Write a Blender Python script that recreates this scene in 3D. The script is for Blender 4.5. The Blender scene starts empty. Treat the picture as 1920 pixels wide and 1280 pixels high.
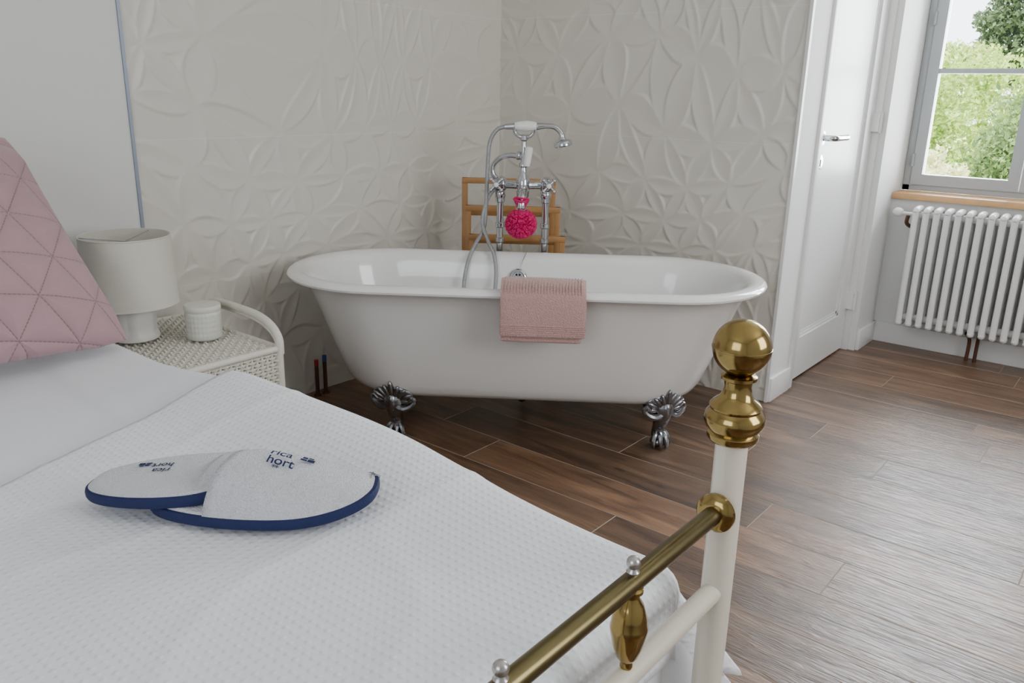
import bpy, bmesh, math, random
import numpy as np
from mathutils import Vector, Matrix, noise
random.seed(7)
rng=np.random.default_rng(5)
D=bpy.data
COL=bpy.context.scene.collection

# ------------------------------------------------------------ materials
def srgb(r,g,b):
    f=lambda c:(c/255/12.92) if c/255<=0.04045 else ((c/255+0.055)/1.055)**2.4
    return (f(r),f(g),f(b),1)
def mat(name,color,rough=.5,metal=0,noise_scale=20,var=.06,bump=0,bump_scale=60,coat=0,sheen=0,spec=.5,bdist=.004):
    m=D.materials.new(name); m.use_nodes=True
    nt=m.node_tree; n=nt.nodes; l=nt.links
    b=n['Principled BSDF']
    b.inputs['Roughness'].default_value=rough
    b.inputs['Metallic'].default_value=metal
    b.inputs['Specular IOR Level'].default_value=spec
    if coat: b.inputs['Coat Weight'].default_value=coat; b.inputs['Coat Roughness'].default_value=.05
    if sheen: b.inputs['Sheen Weight'].default_value=sheen
    tc=n.new('ShaderNodeTexCoord')
    ns=n.new('ShaderNodeTexNoise'); ns.inputs['Scale'].default_value=noise_scale; ns.inputs['Detail'].default_value=4
    l.new(tc.outputs['Object'],ns.inputs['Vector'])
    mx=n.new('ShaderNodeMix'); mx.data_type='RGBA'
    c=color
    mx.inputs[6].default_value=tuple(max(0,c[i]*(1-var)) for i in range(3))+(1,)
    mx.inputs[7].default_value=tuple(min(1,c[i]*(1+var)) for i in range(3))+(1,)
    l.new(ns.outputs['Fac'],mx.inputs[0]); l.new(mx.outputs[2],b.inputs['Base Color'])
    if bump:
        n2=n.new('ShaderNodeTexNoise'); n2.inputs['Scale'].default_value=bump_scale; n2.inputs['Detail'].default_value=3
        l.new(tc.outputs['Object'],n2.inputs['Vector'])
        bp=n.new('ShaderNodeBump'); bp.inputs['Strength'].default_value=bump; bp.inputs['Distance'].default_value=bdist
        l.new(n2.outputs['Fac'],bp.inputs['Height']); l.new(bp.outputs['Normal'],b.inputs['Normal'])
    return m
def mnode(nt,op,a=None,b=None,c=None):
    x=nt.nodes.new('ShaderNodeMath'); x.operation=op
    for i,v in enumerate((a,b,c)):
        if v is None: continue
        if isinstance(v,(int,float)): x.inputs[i].default_value=v
        else: nt.links.new(v,x.inputs[i])
    return x.outputs[0]

M={}
M['paint']=mat('painted_plaster',srgb(225,225,223),.7,var=.015,bump=.05,bump_scale=200)
M['ceiling']=mat('ceiling_paint',srgb(240,239,236),.8,var=.01)
M['trim']=mat('white_gloss_paint',srgb(230,230,229),.32,var=.01)
M['steeltrim']=mat('brushed_trim',srgb(150,160,175),.35,.6,var=.03)
M['enamel']=mat('white_enamel',srgb(240,240,239),.12,var=.008,coat=.6)
M['tubout']=mat('tub_outside_paint',srgb(214,212,208),.24,var=.01,coat=.3)
M['chrome']=mat('chrome',srgb(196,199,204),.09,1,var=.02)
M['hose']=mat('ribbed_metal_hose',srgb(176,178,182),.25,1,var=.05,bump=.8,bump_scale=400)
M['pewter']=mat('antique_pewter',srgb(146,147,151),.24,1,noise_scale=60,var=.35,bump=.25,bump_scale=90)
M['ceramic']=mat('white_ceramic',srgb(240,240,238),.1,coat=.5,var=.01)
M['lampbase']=mat('matt_white_ceramic',srgb(224,222,216),.4,var=.02)
M['oak']=mat('oiled_oak',srgb(178,132,80),.45,noise_scale=30,var=.15,bump=.1)
M['sill']=mat('pine_sill',srgb(204,160,112),.4,noise_scale=25,var=.12)
M['brass']=mat('polished_brass',srgb(158,136,84),.15,1,noise_scale=40,var=.18)
M['oldbrass']=mat('tarnished_brass',srgb(116,106,74),.28,1,noise_scale=30,var=.18)
M['cream']=mat('cream_lacquer',srgb(226,219,203),.3,var=.03,coat=.2)
M['pearl']=mat('pearl_silver',srgb(188,184,182),.25,.85,var=.05)
M['linen']=mat('white_linen',srgb(235,237,242),.85,var=.015,bump=.12,bump_scale=400,sheen=.1)
M['mattress']=mat('mattress_ticking',srgb(225,225,228),.9)
M['towel']=mat('pink_terry',srgb(200,160,154),.95,noise_scale=150,var=.12,bump=1,bump_scale=260,sheen=.4,bdist=.006)
M['puff']=mat('magenta_mesh',srgb(208,16,104),.6,noise_scale=50,var=.35,bump=.6,bump_scale=90)
M['wicker']=mat('cream_wicker',srgb(222,218,206),.55,noise_scale=60,var=.08,bump=.3,bump_scale=200)
M['shade']=mat('linen_lampshade',srgb(210,207,196),.9,noise_scale=200,var=.04,bump=.15,bump_scale=300)
M['jar']=mat('matt_glass_jar',srgb(214,214,205),.4,var=.02)
M['terry']=mat('white_terry',srgb(238,240,246),.95,noise_scale=300,var=.04,bump=1,bump_scale=380,sheen=.3,bdist=.008)
M['navy']=mat('navy_binding',srgb(18,32,80),.75,var=.1,bump=.3,bump_scale=300)
M['rad']=mat('radiator_enamel',srgb(234,234,233),.3,var=.01)
M['copper']=mat('brown_painted_pipe',srgb(92,60,44),.4,.4,var=.15)
M['red']=mat('red_cap',srgb(150,44,38),.5); M['blue']=mat('blue_cap',srgb(50,84,140),.5)
M['grout']=mat('grout',srgb(154,142,126),.9)
M['winframe']=mat('window_frame_backlit',srgb(172,176,180),.35,var=.01)  # backlit shade of the frame is put into this grey
M['bark']=mat('bark',srgb(90,72,55),.9,var=.3)
M['dark']=mat('dark_rubber',srgb(30,30,32),.6)
def leafmat(name,c1,c2):
    m=mat(name,srgb(*c1),.7,noise_scale=1.5,var=.3,spec=.2)
    nt=m.node_tree;b=nt.nodes['Principled BSDF']
    oi=nt.nodes.new('ShaderNodeAttribute'); oi.attribute_name='rv'
    mx=nt.nodes.new('ShaderNodeMix'); mx.data_type='RGBA'
    mx.inputs[6].default_value=srgb(*c1); mx.inputs[7].default_value=srgb(*c2)
    nt.links.new(oi.outputs['Fac'],mx.inputs[0]); nt.links.new(mx.outputs[2],b.inputs['Base Color'])
    tr=nt.nodes.new('ShaderNodeBsdfTranslucent'); nt.links.new(mx.outputs[2],tr.inputs['Color'])
    ms=nt.nodes.new('ShaderNodeMixShader'); ms.inputs[0].default_value=.4
    out=nt.nodes['Material Output']
    nt.links.new(b.outputs[0],ms.inputs[1]); nt.links.new(tr.outputs[0],ms.inputs[2]); nt.links.new(ms.outputs[0],out.inputs[0])
    return m
M['leafA']=leafmat('leaves_bright',(130,165,70),(210,222,140))
M['leafB']=leafmat('leaves_mid',(80,108,66),(140,160,105))
M['leafD']=leafmat('leaves_dark',(58,78,54),(110,128,92))
M['leafC']=leafmat('grass_blades',(205,210,150),(240,236,205))
M['lawn']=mat('lawn',srgb(190,205,140),.9,noise_scale=3,var=.2)
g=D.materials.new('clear_glass'); g.use_nodes=True; nt=g.node_tree; nt.nodes.clear()
o=nt.nodes.new('ShaderNodeOutputMaterial'); t=nt.nodes.new('ShaderNodeBsdfTransparent'); gl=nt.nodes.new('ShaderNodeBsdfGlossy'); gl.inputs['Roughness'].default_value=.02
fr=nt.nodes.new('ShaderNodeFresnel'); fr.inputs[0].default_value=1.3
ms=nt.nodes.new('ShaderNodeMixShader'); nt.links.new(fr.outputs[0],ms.inputs[0]); nt.links.new(t.outputs[0],ms.inputs[1]); nt.links.new(gl.outputs[0],ms.inputs[2]); nt.links.new(ms.outputs[0],o.inputs[0])
M['glass']=g
def tilemat():
    m=mat('relief_tile',srgb(219,215,206),.37,var=.01)
    nt=m.node_tree;b=nt.nodes['Principled BSDF']
    ge=nt.nodes.new('ShaderNodeNewGeometry'); sp=nt.nodes.new('ShaderNodeSeparateXYZ'); nt.links.new(ge.outputs['Position'],sp.inputs[0])
    def line(sock,off,per,w):
        a=mnode(nt,'SUBTRACT',sock,off); a=mnode(nt,'DIVIDE',a,per); a=mnode(nt,'FRACT',a)
        a=mnode(nt,'SUBTRACT',a,.5); a=mnode(nt,'ABSOLUTE',a); a=mnode(nt,'GREATER_THAN',a,.5-w/per)
        return a
    lz=line(sp.outputs['Z'],.04,.485,.0012)
    f=mnode(nt,'MULTIPLY',lz,.3)
    src=b.inputs['Base Color'].links[0].from_socket
    mx=nt.nodes.new('ShaderNodeMix'); mx.data_type='RGBA'; nt.links.new(f,mx.inputs[0]); nt.links.new(src,mx.inputs[6]); mx.inputs[7].default_value=srgb(246,246,244)
    nt.links.new(mx.outputs[2],b.inputs['Base Color'])
    return m
M['tile']=tilemat()
def floormat():
    m=D.materials.new('wood_look_planks'); m.use_nodes=True; nt=m.node_tree; n=nt.nodes; l=nt.links; b=n['Principled BSDF']
    at=n.new('ShaderNodeAttribute'); at.attribute_name='rv'
    ge=n.new('ShaderNodeNewGeometry')
    mp=n.new('ShaderNodeMapping'); mp.inputs['Scale'].default_value=(1.1,9,1)
    off=mnode(nt,'MULTIPLY',at.outputs['Fac'],57.0)
    cb=n.new('ShaderNodeCombineXYZ'); l.new(off,cb.inputs[0]); l.new(off,cb.inputs[1])
    l.new(ge.outputs['Position'],mp.inputs['Vector']); l.new(cb.outputs[0],mp.inputs['Location'])
    ns=n.new('ShaderNodeTexNoise'); ns.inputs['Scale'].default_value=1.8; ns.inputs['Detail'].default_value=9; ns.inputs['Distortion'].default_value=1.0; ns.inputs['Roughness'].default_value=.6
    l.new(mp.outputs[0],ns.inputs['Vector'])
    cr=n.new('ShaderNodeValToRGB'); e=cr.color_ramp.elements
    e[0].position=.3; e[0].color=srgb(76,57,44); e[1].position=.74; e[1].color=srgb(158,126,99)
    x=e.new(.52); x.color=srgb(117,90,70)
    l.new(ns.outputs['Fac'],cr.inputs[0])
    tint=n.new('ShaderNodeMix'); tint.data_type='RGBA'; tint.blend_type='MULTIPLY'; tint.inputs[0].default_value=1
    tr=n.new('ShaderNodeValToRGB'); te=tr.color_ramp.elements; te[0].color=(.58,.57,.57,1); te[1].color=(1.1,1.02,.94,1); l.new(at.outputs['Fac'],tr.inputs[0])
    l.new(cr.outputs[0],tint.inputs[6]); l.new(tr.outputs[0],tint.inputs[7])
    vo=n.new('ShaderNodeTexVoronoi'); vo.inputs['Scale'].default_value=1.0
    mp2=n.new('ShaderNodeMapping'); mp2.inputs['Scale'].default_value=(2.2,5,1); l.new(ge.outputs['Position'],mp2.inputs['Vector']); l.new(mp2.outputs[0],vo.inputs['Vector'])
    k=mnode(nt,'LESS_THAN',vo.outputs['Distance'],.05); k=mnode(nt,'MULTIPLY',k,.6)
    mk2=n.new('ShaderNodeMix'); mk2.data_type='RGBA'; l.new(k,mk2.inputs[0]); l.new(tint.outputs[2],mk2.inputs[6]); mk2.inputs[7].default_value=srgb(44,31,26)
    l.new(mk2.outputs[2],b.inputs['Base Color'])
    fine=n.new('ShaderNodeTexNoise'); fine.inputs['Scale'].default_value=6; fine.inputs['Detail'].default_value=5; fine.inputs['Distortion'].default_value=1.4
    mp3=n.new('ShaderNodeMapping'); mp3.inputs['Scale'].default_value=(1.8,15,1); l.new(ge.outputs['Position'],mp3.inputs['Vector']); l.new(cb.outputs[0],mp3.inputs['Location']); l.new(mp3.outputs[0],fine.inputs['Vector'])
    bp=n.new('ShaderNodeBump'); bp.inputs['Strength'].default_value=.5; bp.inputs['Distance'].default_value=.005
    l.new(fine.outputs['Fac'],bp.inputs['Height']); l.new(bp.outputs[0],b.inputs['Normal'])
    b.inputs['Roughness'].default_value=.33; b.inputs['Specular IOR Level'].default_value=.7
    return m
M['floor']=floormat()
def waffle():
    m=mat('waffle_coverlet',srgb(236,238,242),.85,var=.01,sheen=.1)
    nt=m.node_tree;n=nt.nodes;l=nt.links;b=n['Principled BSDF']
    uv=n.new('ShaderNodeUVMap'); sp=n.new('ShaderNodeSeparateXYZ'); l.new(uv.outputs[0],sp.inputs[0])
    k=2*math.pi/.030
    a=mnode(nt,'ADD',sp.outputs[0],sp.outputs[1]); c=mnode(nt,'SUBTRACT',sp.outputs[0],sp.outputs[1])
    a=mnode(nt,'SINE',mnode(nt,'MULTIPLY',a,k)); c=mnode(nt,'SINE',mnode(nt,'MULTIPLY',c,k))
    h=mnode(nt,'MULTIPLY',a,c); h=mnode(nt,'MAXIMUM',h,0.0); h=mnode(nt,'POWER',h,1.5)
    bp=n.new('ShaderNodeBump'); bp.inputs['Strength'].default_value=.42; bp.inputs['Distance'].default_value=.003
    l.new(h,bp.inputs['Height']); l.new(bp.outputs[0],b.inputs['Normal'])
    return m
M['waffle']=waffle()
def velvet():
    m=mat('quilted_pink_velvet',srgb(174,140,146),.85,noise_scale=12,var=.08,sheen=.35)
    nt=m.node_tree;n=nt.nodes;l=nt.links;b=n['Principled BSDF']
    uv=n.new('ShaderNodeUVMap'); sp=n.new('ShaderNodeSeparateXYZ'); l.new(uv.outputs[0],sp.inputs[0])
    U,V=sp.outputs[0],sp.outputs[1]
    P=.115
    lines=[];dash=[]
    for ang in (20,80,140):
        ca,sa=math.cos(math.radians(ang)),math.sin(math.radians(ang))
        d=mnode(nt,'ADD',mnode(nt,'MULTIPLY',U,ca),mnode(nt,'MULTIPLY',V,sa))
        t=mnode(nt,'ADD',mnode(nt,'MULTIPLY',U,-sa),mnode(nt,'MULTIPLY',V,ca))
        fr=mnode(nt,'SUBTRACT',mnode(nt,'FRACT',mnode(nt,'ADD',mnode(nt,'DIVIDE',d,P),100.5)),.5)
        ad=mnode(nt,'MULTIPLY',mnode(nt,'ABSOLUTE',fr),P)
        lines.append(ad)
        dash.append(mnode(nt,'MULTIPLY',mnode(nt,'LESS_THAN',ad,.0012),mnode(nt,'GREATER_THAN',mnode(nt,'SINE',mnode(nt,'MULTIPLY',t,2*math.pi/.010)),-.1)))
    mn=mnode(nt,'MINIMUM',mnode(nt,'MINIMUM',lines[0],lines[1]),lines[2])
    h=mnode(nt,'MINIMUM',mnode(nt,'DIVIDE',mn,.030),1.0); h=mnode(nt,'POWER',h,.5)
    dd=mnode(nt,'MAXIMUM',mnode(nt,'MAXIMUM',dash[0],dash[1]),dash[2])
    src=b.inputs['Base Color'].links[0].from_socket
    mx=n.new('ShaderNodeMix'); mx.data_type='RGBA'; l.new(mnode(nt,'MULTIPLY',dd,.5),mx.inputs[0]); l.new(src,mx.inputs[6]); mx.inputs[7].default_value=srgb(116,84,90)
    l.new(mx.outputs[2],b.inputs['Base Color'])
    bp=n.new('ShaderNodeBump'); bp.inputs['Strength'].default_value=.8; bp.inputs['Distance'].default_value=.012
    l.new(h,bp.inputs['Height']); l.new(bp.outputs[0],b.inputs['Normal'])
    return m
M['velvet']=velvet()

# ------------------------------------------------------------ mesh builder
class MB:
    def __init__(s): s.v=[]; s.f=[]
    def add(s,v,f):
        o=len(s.v); s.v+= [tuple(p) for p in v]; s.f+=[tuple(i+o for i in q) for q in f]; return s
    def box(s,a,b,bev=0,mtx=None):
        bm=bmesh.new(); bmesh.ops.create_cube(bm,size=1)
        for v in bm.verts:
            v.co=Vector([a[i] if v.co[i]<0 else b[i] for i in range(3)])
        if bev: bmesh.ops.bevel(bm,geom=bm.edges[:],offset=bev,segments=2,profile=.5,affect='EDGES')
        if mtx is not None: bm.transform(mtx)
        bm.verts.index_update()
        s.add([v.co[:] for v in bm.verts],[[v.index for v in f.verts] for f in bm.faces]); bm.free(); return s
    def lathe(s,prof,n=32,mtx=None,mod=None):
        v=[];f=[]
        for r,z in prof:
            for i in range(n):
                a=2*math.pi*i/n; rr=r*(mod(a,z) if mod else 1)
                v.append((rr*math.cos(a),rr*math.sin(a),z))
        for k in range(len(prof)-1):
            for i in range(n):
                j=(i+1)%n; f.append((k*n+i,k*n+j,(k+1)*n+j,(k+1)*n+i))
        if prof[0][0]>1e-5: f.append(tuple(range(n))[::-1])
        if prof[-1][0]>1e-5: f.append(tuple((len(prof)-1)*n+i for i in range(n)))
        if mtx is not None: v=[(mtx@Vector(p))[:] for p in v]
        return s.add(v,f)
    def ell(s,c,r,n=16,mtx=None):
        prof=[(max(1e-4,math.sin(math.pi*k/(n//2+2))),-math.cos(math.pi*k/(n//2+2))) for k in range(n//2+3)]
        T=Matrix.Translation(Vector(c))@(mtx if mtx is not None else Matrix())@Matrix.Diagonal((r[0],r[1],r[2],1))
        return s.lathe(prof,n,T)
    def tube(s,pts,r,n=12,sub=6,smooth=True,cap=True):
        pts=[Vector(p) for p in pts]; R=r if isinstance(r,(list,tuple)) else [r]*len(pts)
        if smooth and len(pts)>2:
            P=[];Q=[]
            for i in range(len(pts)-1):
                p0=pts[max(i-1,0)];p1=pts[i];p2=pts[i+1];p3=pts[min(i+2,len(pts)-1)]
                for k in range(sub):
                    t=k/sub
                    P.append(.5*((2*p1)+(-p0+p2)*t+(2*p0-5*p1+4*p2-p3)*t*t+(-p0+3*p1-3*p2+p3)*t**3))
                    Q.append(R[i]*(1-t)+R[i+1]*t)
            P.append(pts[-1]);Q.append(R[-1]); pts,R=P,Q
        v=[];f=[];N=None
        for i,p in enumerate(pts):
            T=(pts[min(i+1,len(pts)-1)]-pts[max(i-1,0)]).normalized()
            if N is None:
                N=T.orthogonal().normalized()
            else:
                N=(N-T*N.dot(T)).normalized()
            B=T.cross(N)
            for k in range(n):
                a=2*math.pi*k/n; v.append((p+(N*math.cos(a)+B*math.sin(a))*R[i])[:])
        for i in range(len(pts)-1):
            for k in range(n):
                j=(k+1)%n; f.append((i*n+k,i*n+j,(i+1)*n+j,(i+1)*n+k))
        if cap: f.append(tuple(range(n))[::-1]); f.append(tuple((len(pts)-1)*n+k for k in range(n)))
        return s.add(v,f)
    def cyl(s,a,b,r,n=20): return s.tube([a,b],r,n,smooth=False)
    def obj(s,name,m,parent=None,smooth=True,uv=None,**k):
        v=s.v
        loc=Vector((0,0,0))
        if parent is None:
            xs=[p[0] for p in v];ys=[p[1] for p in v];zs=[p[2] for p in v]
            loc=Vector(((min(xs)+max(xs))/2,(min(ys)+max(ys))/2,min(zs)))
            v=[(p[0]-loc.x,p[1]-loc.y,p[2]-loc.z) for p in v]
        me=D.meshes.new(name); me.from_pydata(v,[],s.f)
        if uv is not None:
            L=me.uv_layers.new(name='UVMap')
            idx=np.empty(len(me.loops),dtype=np.int32); me.loops.foreach_get('vertex_index',idx)
            L.data.foreach_set('uv',np.array(uv,dtype=np.float32)[idx].ravel())
        me.materials.append(M[m] if isinstance(m,str) else m)
        if smooth:
            me.shade_smooth()
            try: me.set_sharp_from_angle(angle=math.radians(40))
            except Exception: pass
        o=D.objects.new(name,me); COL.objects.link(o); o.location=loc
        if parent: o.parent=parent
        tag(o,**k); return o
def tag(o,label=None,cat=None,kind=None,group=None):
    if label:o['label']=label
    if cat:o['category']=cat
    if kind:o['kind']=kind
    if group:o['group']=group
def empty(name,loc,yaw=0,**k):
    e=D.objects.new(name,None); e.empty_display_size=.1; COL.objects.link(e); e.location=loc; e.rotation_euler=(0,0,yaw); tag(e,**k); return e
def S(name,a,b,m,bev=0,**k):
    return MB().box(a,b,bev).obj(name,m,kind='structure',smooth=bev>0,**k)

# ------------------------------------------------------------ camera (room axes: tiled corner at origin)
P,Rl=math.radians(17),math.radians(1.2)
F0=Vector((-.629,.777,0)).normalized(); R0=Vector((F0.y,-F0.x,0)); Z=Vector((0,0,1))
fw=F0*math.cos(P)-Z*math.sin(P); up0=F0*math.sin(P)+Z*math.cos(P)
rr=R0*math.cos(Rl)+up0*math.sin(Rl); uu=-R0*math.sin(Rl)+up0*math.cos(Rl)
cam=D.cameras.new('camera'); cam.lens=1530/1920*36; cam.sensor_width=36; cam.clip_start=.02; cam.clip_end=200
co=D.objects.new('camera',cam); COL.objects.link(co)
mw=Matrix((rr,uu,-fw)).transposed().to_4x4(); mw.translation=Vector((2.58,-3.06,1.18)); co.matrix_world=mw
bpy.context.scene.camera=co

# ------------------------------------------------------------ room shell
XR,YB,YW,H=4.2,-4.6,1.245,2.6
def build_floor():
    known={0:.876,1:.60,2:1.25,3:.38,4:.775,5:.505,7:.946,9:.536}
    b=MB(); rv=[]
    b.box((-.2,YB-.1,-.1),(XR+.2,YW+.3,-.003)); rv+=[0]*len(b.f)
    nf=len(b.f)
    for k in range(-19,14):
        y0=-1.2+.19*k; y1=y0+.19
        off=known.get(k,random.random()*1.2)%1.2
        x=off-1.2
        while x<XR+.1:
            a=max(x,-.1); c=min(x+1.2,XR+.1)
            if c>a+.01:
                g=.0018
                o=len(b.v)
                b.add([(a+g,y0+g,0),(c-g,y0+g,0),(c-g,y1-g,0),(a+g,y1-g,0),(a,y0,-.0012),(c,y0,-.0012),(c,y1,-.0012),(a,y1,-.0012)],
                      [(0,1,2,3),(4,5,1,0),(5,6,2,1),(6,7,3,2),(7,4,0,3)])
                r=random.random(); rv+=[r,-1,-1,-1,-1]
            x+=1.2
    me=D.meshes.new('floor'); me.from_pydata(b.v,[],b.f)
    me.materials.append(M['floor']); me.materials.append(M['grout'])
    A=me.attributes.new('rv','FLOAT','FACE'); A.data.foreach_set('value',[max(0,r) for r in rv])
    mi=[1 if (r<0 or i<nf) else 0 for i,r in enumerate(rv)]
    me.polygons.foreach_set('material_index',mi)
    o=D.objects.new('floor',me); COL.objects.link(o); tag(o,kind='structure',label='brown wood-look plank floor with pale grout lines')
build_floor()
S('ceiling',(-.2,YB-.1,H),(XR+.2,YW+.4,H+.15),'ceiling')
def relief(W,Hh,seed,res=.0042):
    """interlaced leaf relief: warped lattice of arcs that meet in points, each arc a soft raised leaf edge"""
    rg=np.random.default_rng(seed)
    nx=int(W/res)+1; nz=int(Hh/res)+1
    s=np.linspace(0,W,nx); z=np.linspace(0,Hh,nz); Sg,Zg=np.meshgrid(s,z)
    U=Sg.copy(); V=Zg.copy()
    for k in range(6):
        a=rg.uniform(0,6.28); fr=rg.uniform(4,10.5); ph=rg.uniform(0,6.28); am=.18/fr
        U=U+am*np.sin(fr*(np.cos(a)*Sg+np.sin(a)*Zg)+ph); V=V+am*np.sin(fr*(np.cos(a+1.3)*Sg+np.sin(a+1.3)*Zg)+ph*1.7)
    R=.215
    Hf=np.zeros_like(Sg)
    for iy in range(-4,int((Hh+.4)/(R*.866))+4):
        for ix in range(-4,int((W+.4)/R)+4):
            cx=ix*R+(iy%2)*R*.5; cy=iy*R*.866
            dx=U-cx; dy=V-cy
            r=np.hypot(dx,dy); sd=r-R
            m=np.abs(sd)<.085
            if not m.any(): continue
            ph=(np.arctan2(dy[m],dx[m])%(2*np.pi))/(np.pi/3)
            k=np.floor(ph).astype(int)%6; fr=ph-np.floor(ph)
            keep=(rg.random(6)<.86).astype(float); side=np.where(rg.random(6)<.8,1.,-1.)
            bow=rg.uniform(-.004,.022,6)
            amp=rg.uniform(.75,1.1,6)*keep
            env=np.sin(np.pi*fr)**.5
            q=(sd[m]-bow[k]*np.sin(np.pi*fr))*side[k]
            prof=np.where(q<0,np.exp(q/.024),np.exp(-(q/.0042)**2))
            hh=amp[k]*env*prof
            Hf[m]=np.maximum(Hf[m],hh)
    Hf=.0006+.0056*Hf
    for _ in range(2):
        K=Hf.copy()
        K[1:-1,1:-1]=(Hf[1:-1,1:-1]*4+Hf[:-2,1:-1]+Hf[2:,1:-1]+Hf[1:-1,:-2]+Hf[1:-1,2:])/8
        Hf=K
    idx=np.arange(nx*nz).reshape(nz,nx)
    F=np.stack([idx[:-1,:-1],idx[:-1,1:],idx[1:,1:],idx[1:,:-1]],-1).reshape(-1,4)
    return Sg.ravel(),Zg.ravel(),Hf.ravel(),F
def gridobj(name,V,F,m,flip=False,**k):
    if flip: F=F[:,::-1]
    me=D.meshes.new(name); me.vertices.add(len(V)); me.vertices.foreach_set('co',V.astype(np.float32).ravel())
    me.loops.add(F.size); me.loops.foreach_set('vertex_index',F.astype(np.int32).ravel())
    me.polygons.add(len(F)); me.polygons.foreach_set('loop_start',np.arange(0,F.size,4,dtype=np.int32))
    me.update(calc_edges=True); me.validate(); me.shade_smooth(); me.materials.append(M[m])
    o=D.objects.new(name,me); COL.objects.link(o); tag(o,**k); return o
s,z,h,F=relief(1.78,H,3)
gridobj('wall_tiled_west',np.stack([h,-s,z],-1),F,'tile',True,kind='structure')
s,z,h,F=relief(1.436,H,11)
gridobj('wall_tiled_north',np.stack([s,-h,z],-1),F,'tile',kind='structure')
S('wall_west',(-.2,YB-.1,0),(-.001,.2,H),'paint')
S('wall_painted_west',(-.001,YB,0),(.006,-1.787,H),'paint')
S('trim_1',(-.001,-1.788,0),(.012,-1.778,H),'steeltrim')
S('wall_north',(-.2,.0015,0),(1.432,.205,H),'paint')
S('trim_2',(1.428,-.010,0),(1.440,.01,H),'trim')
S('wall_north_side',(1.40,.004,0),(1.436,.2,H),'paint')
S('wall_door_head',(1.28,.2,2.09),(1.42,.975,H),'paint')
S('wall_door_back',(1.0,.2,0),(1.36,.99,2.09),'paint')
S('wall_pier',(1.25,.972,0),(1.475,1.50,H),'paint')
S('wall_window_lower',(1.475,YW,0),(XR+.15,1.5,.72),'paint')
S('wall_window_upper',(1.475,YW,2.35),(XR+.15,1.5,H),'paint')
S('wall_window_side',(2.49,YW,.72),(XR+.15,1.5,2.35),'paint')
S('wall_east',(XR,YB-.1,0),(XR+.15,YW+.3,H),'paint')
S('wall_south',(-.2,YB-.15,0),(XR+.2,YB,H),'paint')
S('baseboard_north',(1.436,.001,0),(1.448,.2,.10),'trim',.002)
S('baseboard_pier',(1.475,.985,0),(1.49,YW,.10),'trim',.002)
S('baseboard_window',(1.475,YW-.014,0),(XR,YW,.10),'trim',.002)
S('baseboard_east',(XR-.014,YB,0),(XR,YW,.10),'trim',.002)
d=empty('door_1',(1.42,.6,0),label='white panelled interior door with lever handle',kind='structure')
def loc(b,name,m,par,**k):
    b.v=[(p[0]-par.location.x,p[1]-par.location.y,p[2]-par.location.z) for p in b.v]
    return b.obj(name,m,par,**k)
b=MB(); b.box((1.37,.2,0),(1.446,.243,2.09),.003); b.box((1.37,.955,0),(1.446,.985,2.09),.003); b.box((1.37,.2,2.04),(1.446,.985,2.09),.003)
loc(b,'door_frame','trim',d)
b=MB(); y0,y1=.246,.952
b.box((1.375,y0,.008),(1.405,y1,2.04))
for (a,c,zz0,zz1) in ((y0,y0+.1,.008,2.04),(y1-.1,y1,.008,2.04),(y0+.1,y1-.1,.008,.19),(y0+.1,y1-.1,1.92,2.04)):
    b.box((1.40,a,zz0),(1.418,c,zz1))
for q in (0,1):
    i=.1+.012*q; e=1.411-.004*q
    b.box((1.40,y0+i,.19+.012*q),(e,y0+i+.012,1.92-.012*q)); b.box((1.40,y1-i-.012,.19+.012*q),(e,y1-i,1.92-.012*q))
    b.box((1.40,y0+i,.19+.012*q),(e,y1-i,.202+.012*q)); b.box((1.40,y0+i,1.908-.012*q),(e,y1-i,1.92-.012*q))
loc(b,'door_leaf','trim',d,smooth=False)
b=MB(); b.tube([(1.418,.30,1.03),(1.426,.30,1.03)],.028,24,smooth=False)
b.tube([(1.425,.30,1.03),(1.455,.30,1.03),(1.470,.306,1.03),(1.474,.33,1.03),(1.474,.44,1.03)],.012,14)
loc(b,'door_handle','chrome',d,label='chrome lever handle')
b=MB(); b.tube([(1.418,.30,.935),(1.427,.30,.935)],.029,24,smooth=False)
loc(b,'keyhole_plate','chrome',d)
b=MB(); b.box((.0065,-.304,.918),(.0085,-.296,.946)); b.obj('keyhole','dark',d)
for zz in (.25,1.08,1.85):
    b=MB(); b.cyl((1.449,.955,zz-.045),(1.449,.955,zz+.045),.008,14); b.box((1.418,.93,zz-.04),(1.446,.955,zz+.04))
    loc(b,'hinge','trim',d)
w=empty('window_1',(1.98,1.40,.75),label='casement window, backlit shade put into its grey, looking onto a garden',kind='structure')
x0,x1,z0,z1=1.476,2.488,.752,2.348
b=MB()
for a,c in (((x0,1.38,z0),(x0+.035,1.45,z1)),((x1-.035,1.38,z0),(x1,1.45,z1)),((x0,1.38,z0),(x1,1.45,z0+.03)),((x0,1.38,z1-.035),(x1,1.45,z1))): b.box(a,c,.003)
loc(b,'window_frame','winframe',w)
def sash(a,c,name):
    b=MB(); st=.048
    zb,zt=z0+.03,z1-.035
    b.box((a,1.372,zb),(a+st,1.425,zt)); b.box((c-st,1.372,zb),(c,1.425,zt))
    b.box((a+st,1.3722,zb),(c-st,1.425,zb+.05)); b.box((a+st,1.3722,zt-.05),(c-st,1.425,zt))
    for zz in (1.315,1.83): b.box((a+st,1.378,zz-.011),(c-st,1.42,zz+.011))
    so=loc(b,name,'winframe',w,smooth=False)
    b=MB(); b.box((a+st,1.398,zb+.05),(c-st,1.402,zt-.05)); loc(b,'window_glass','glass',w,smooth=False)
sash(x0+.036,1.979,'window_sash'); sash(1.983,x1-.036,'window_sash')
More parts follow.
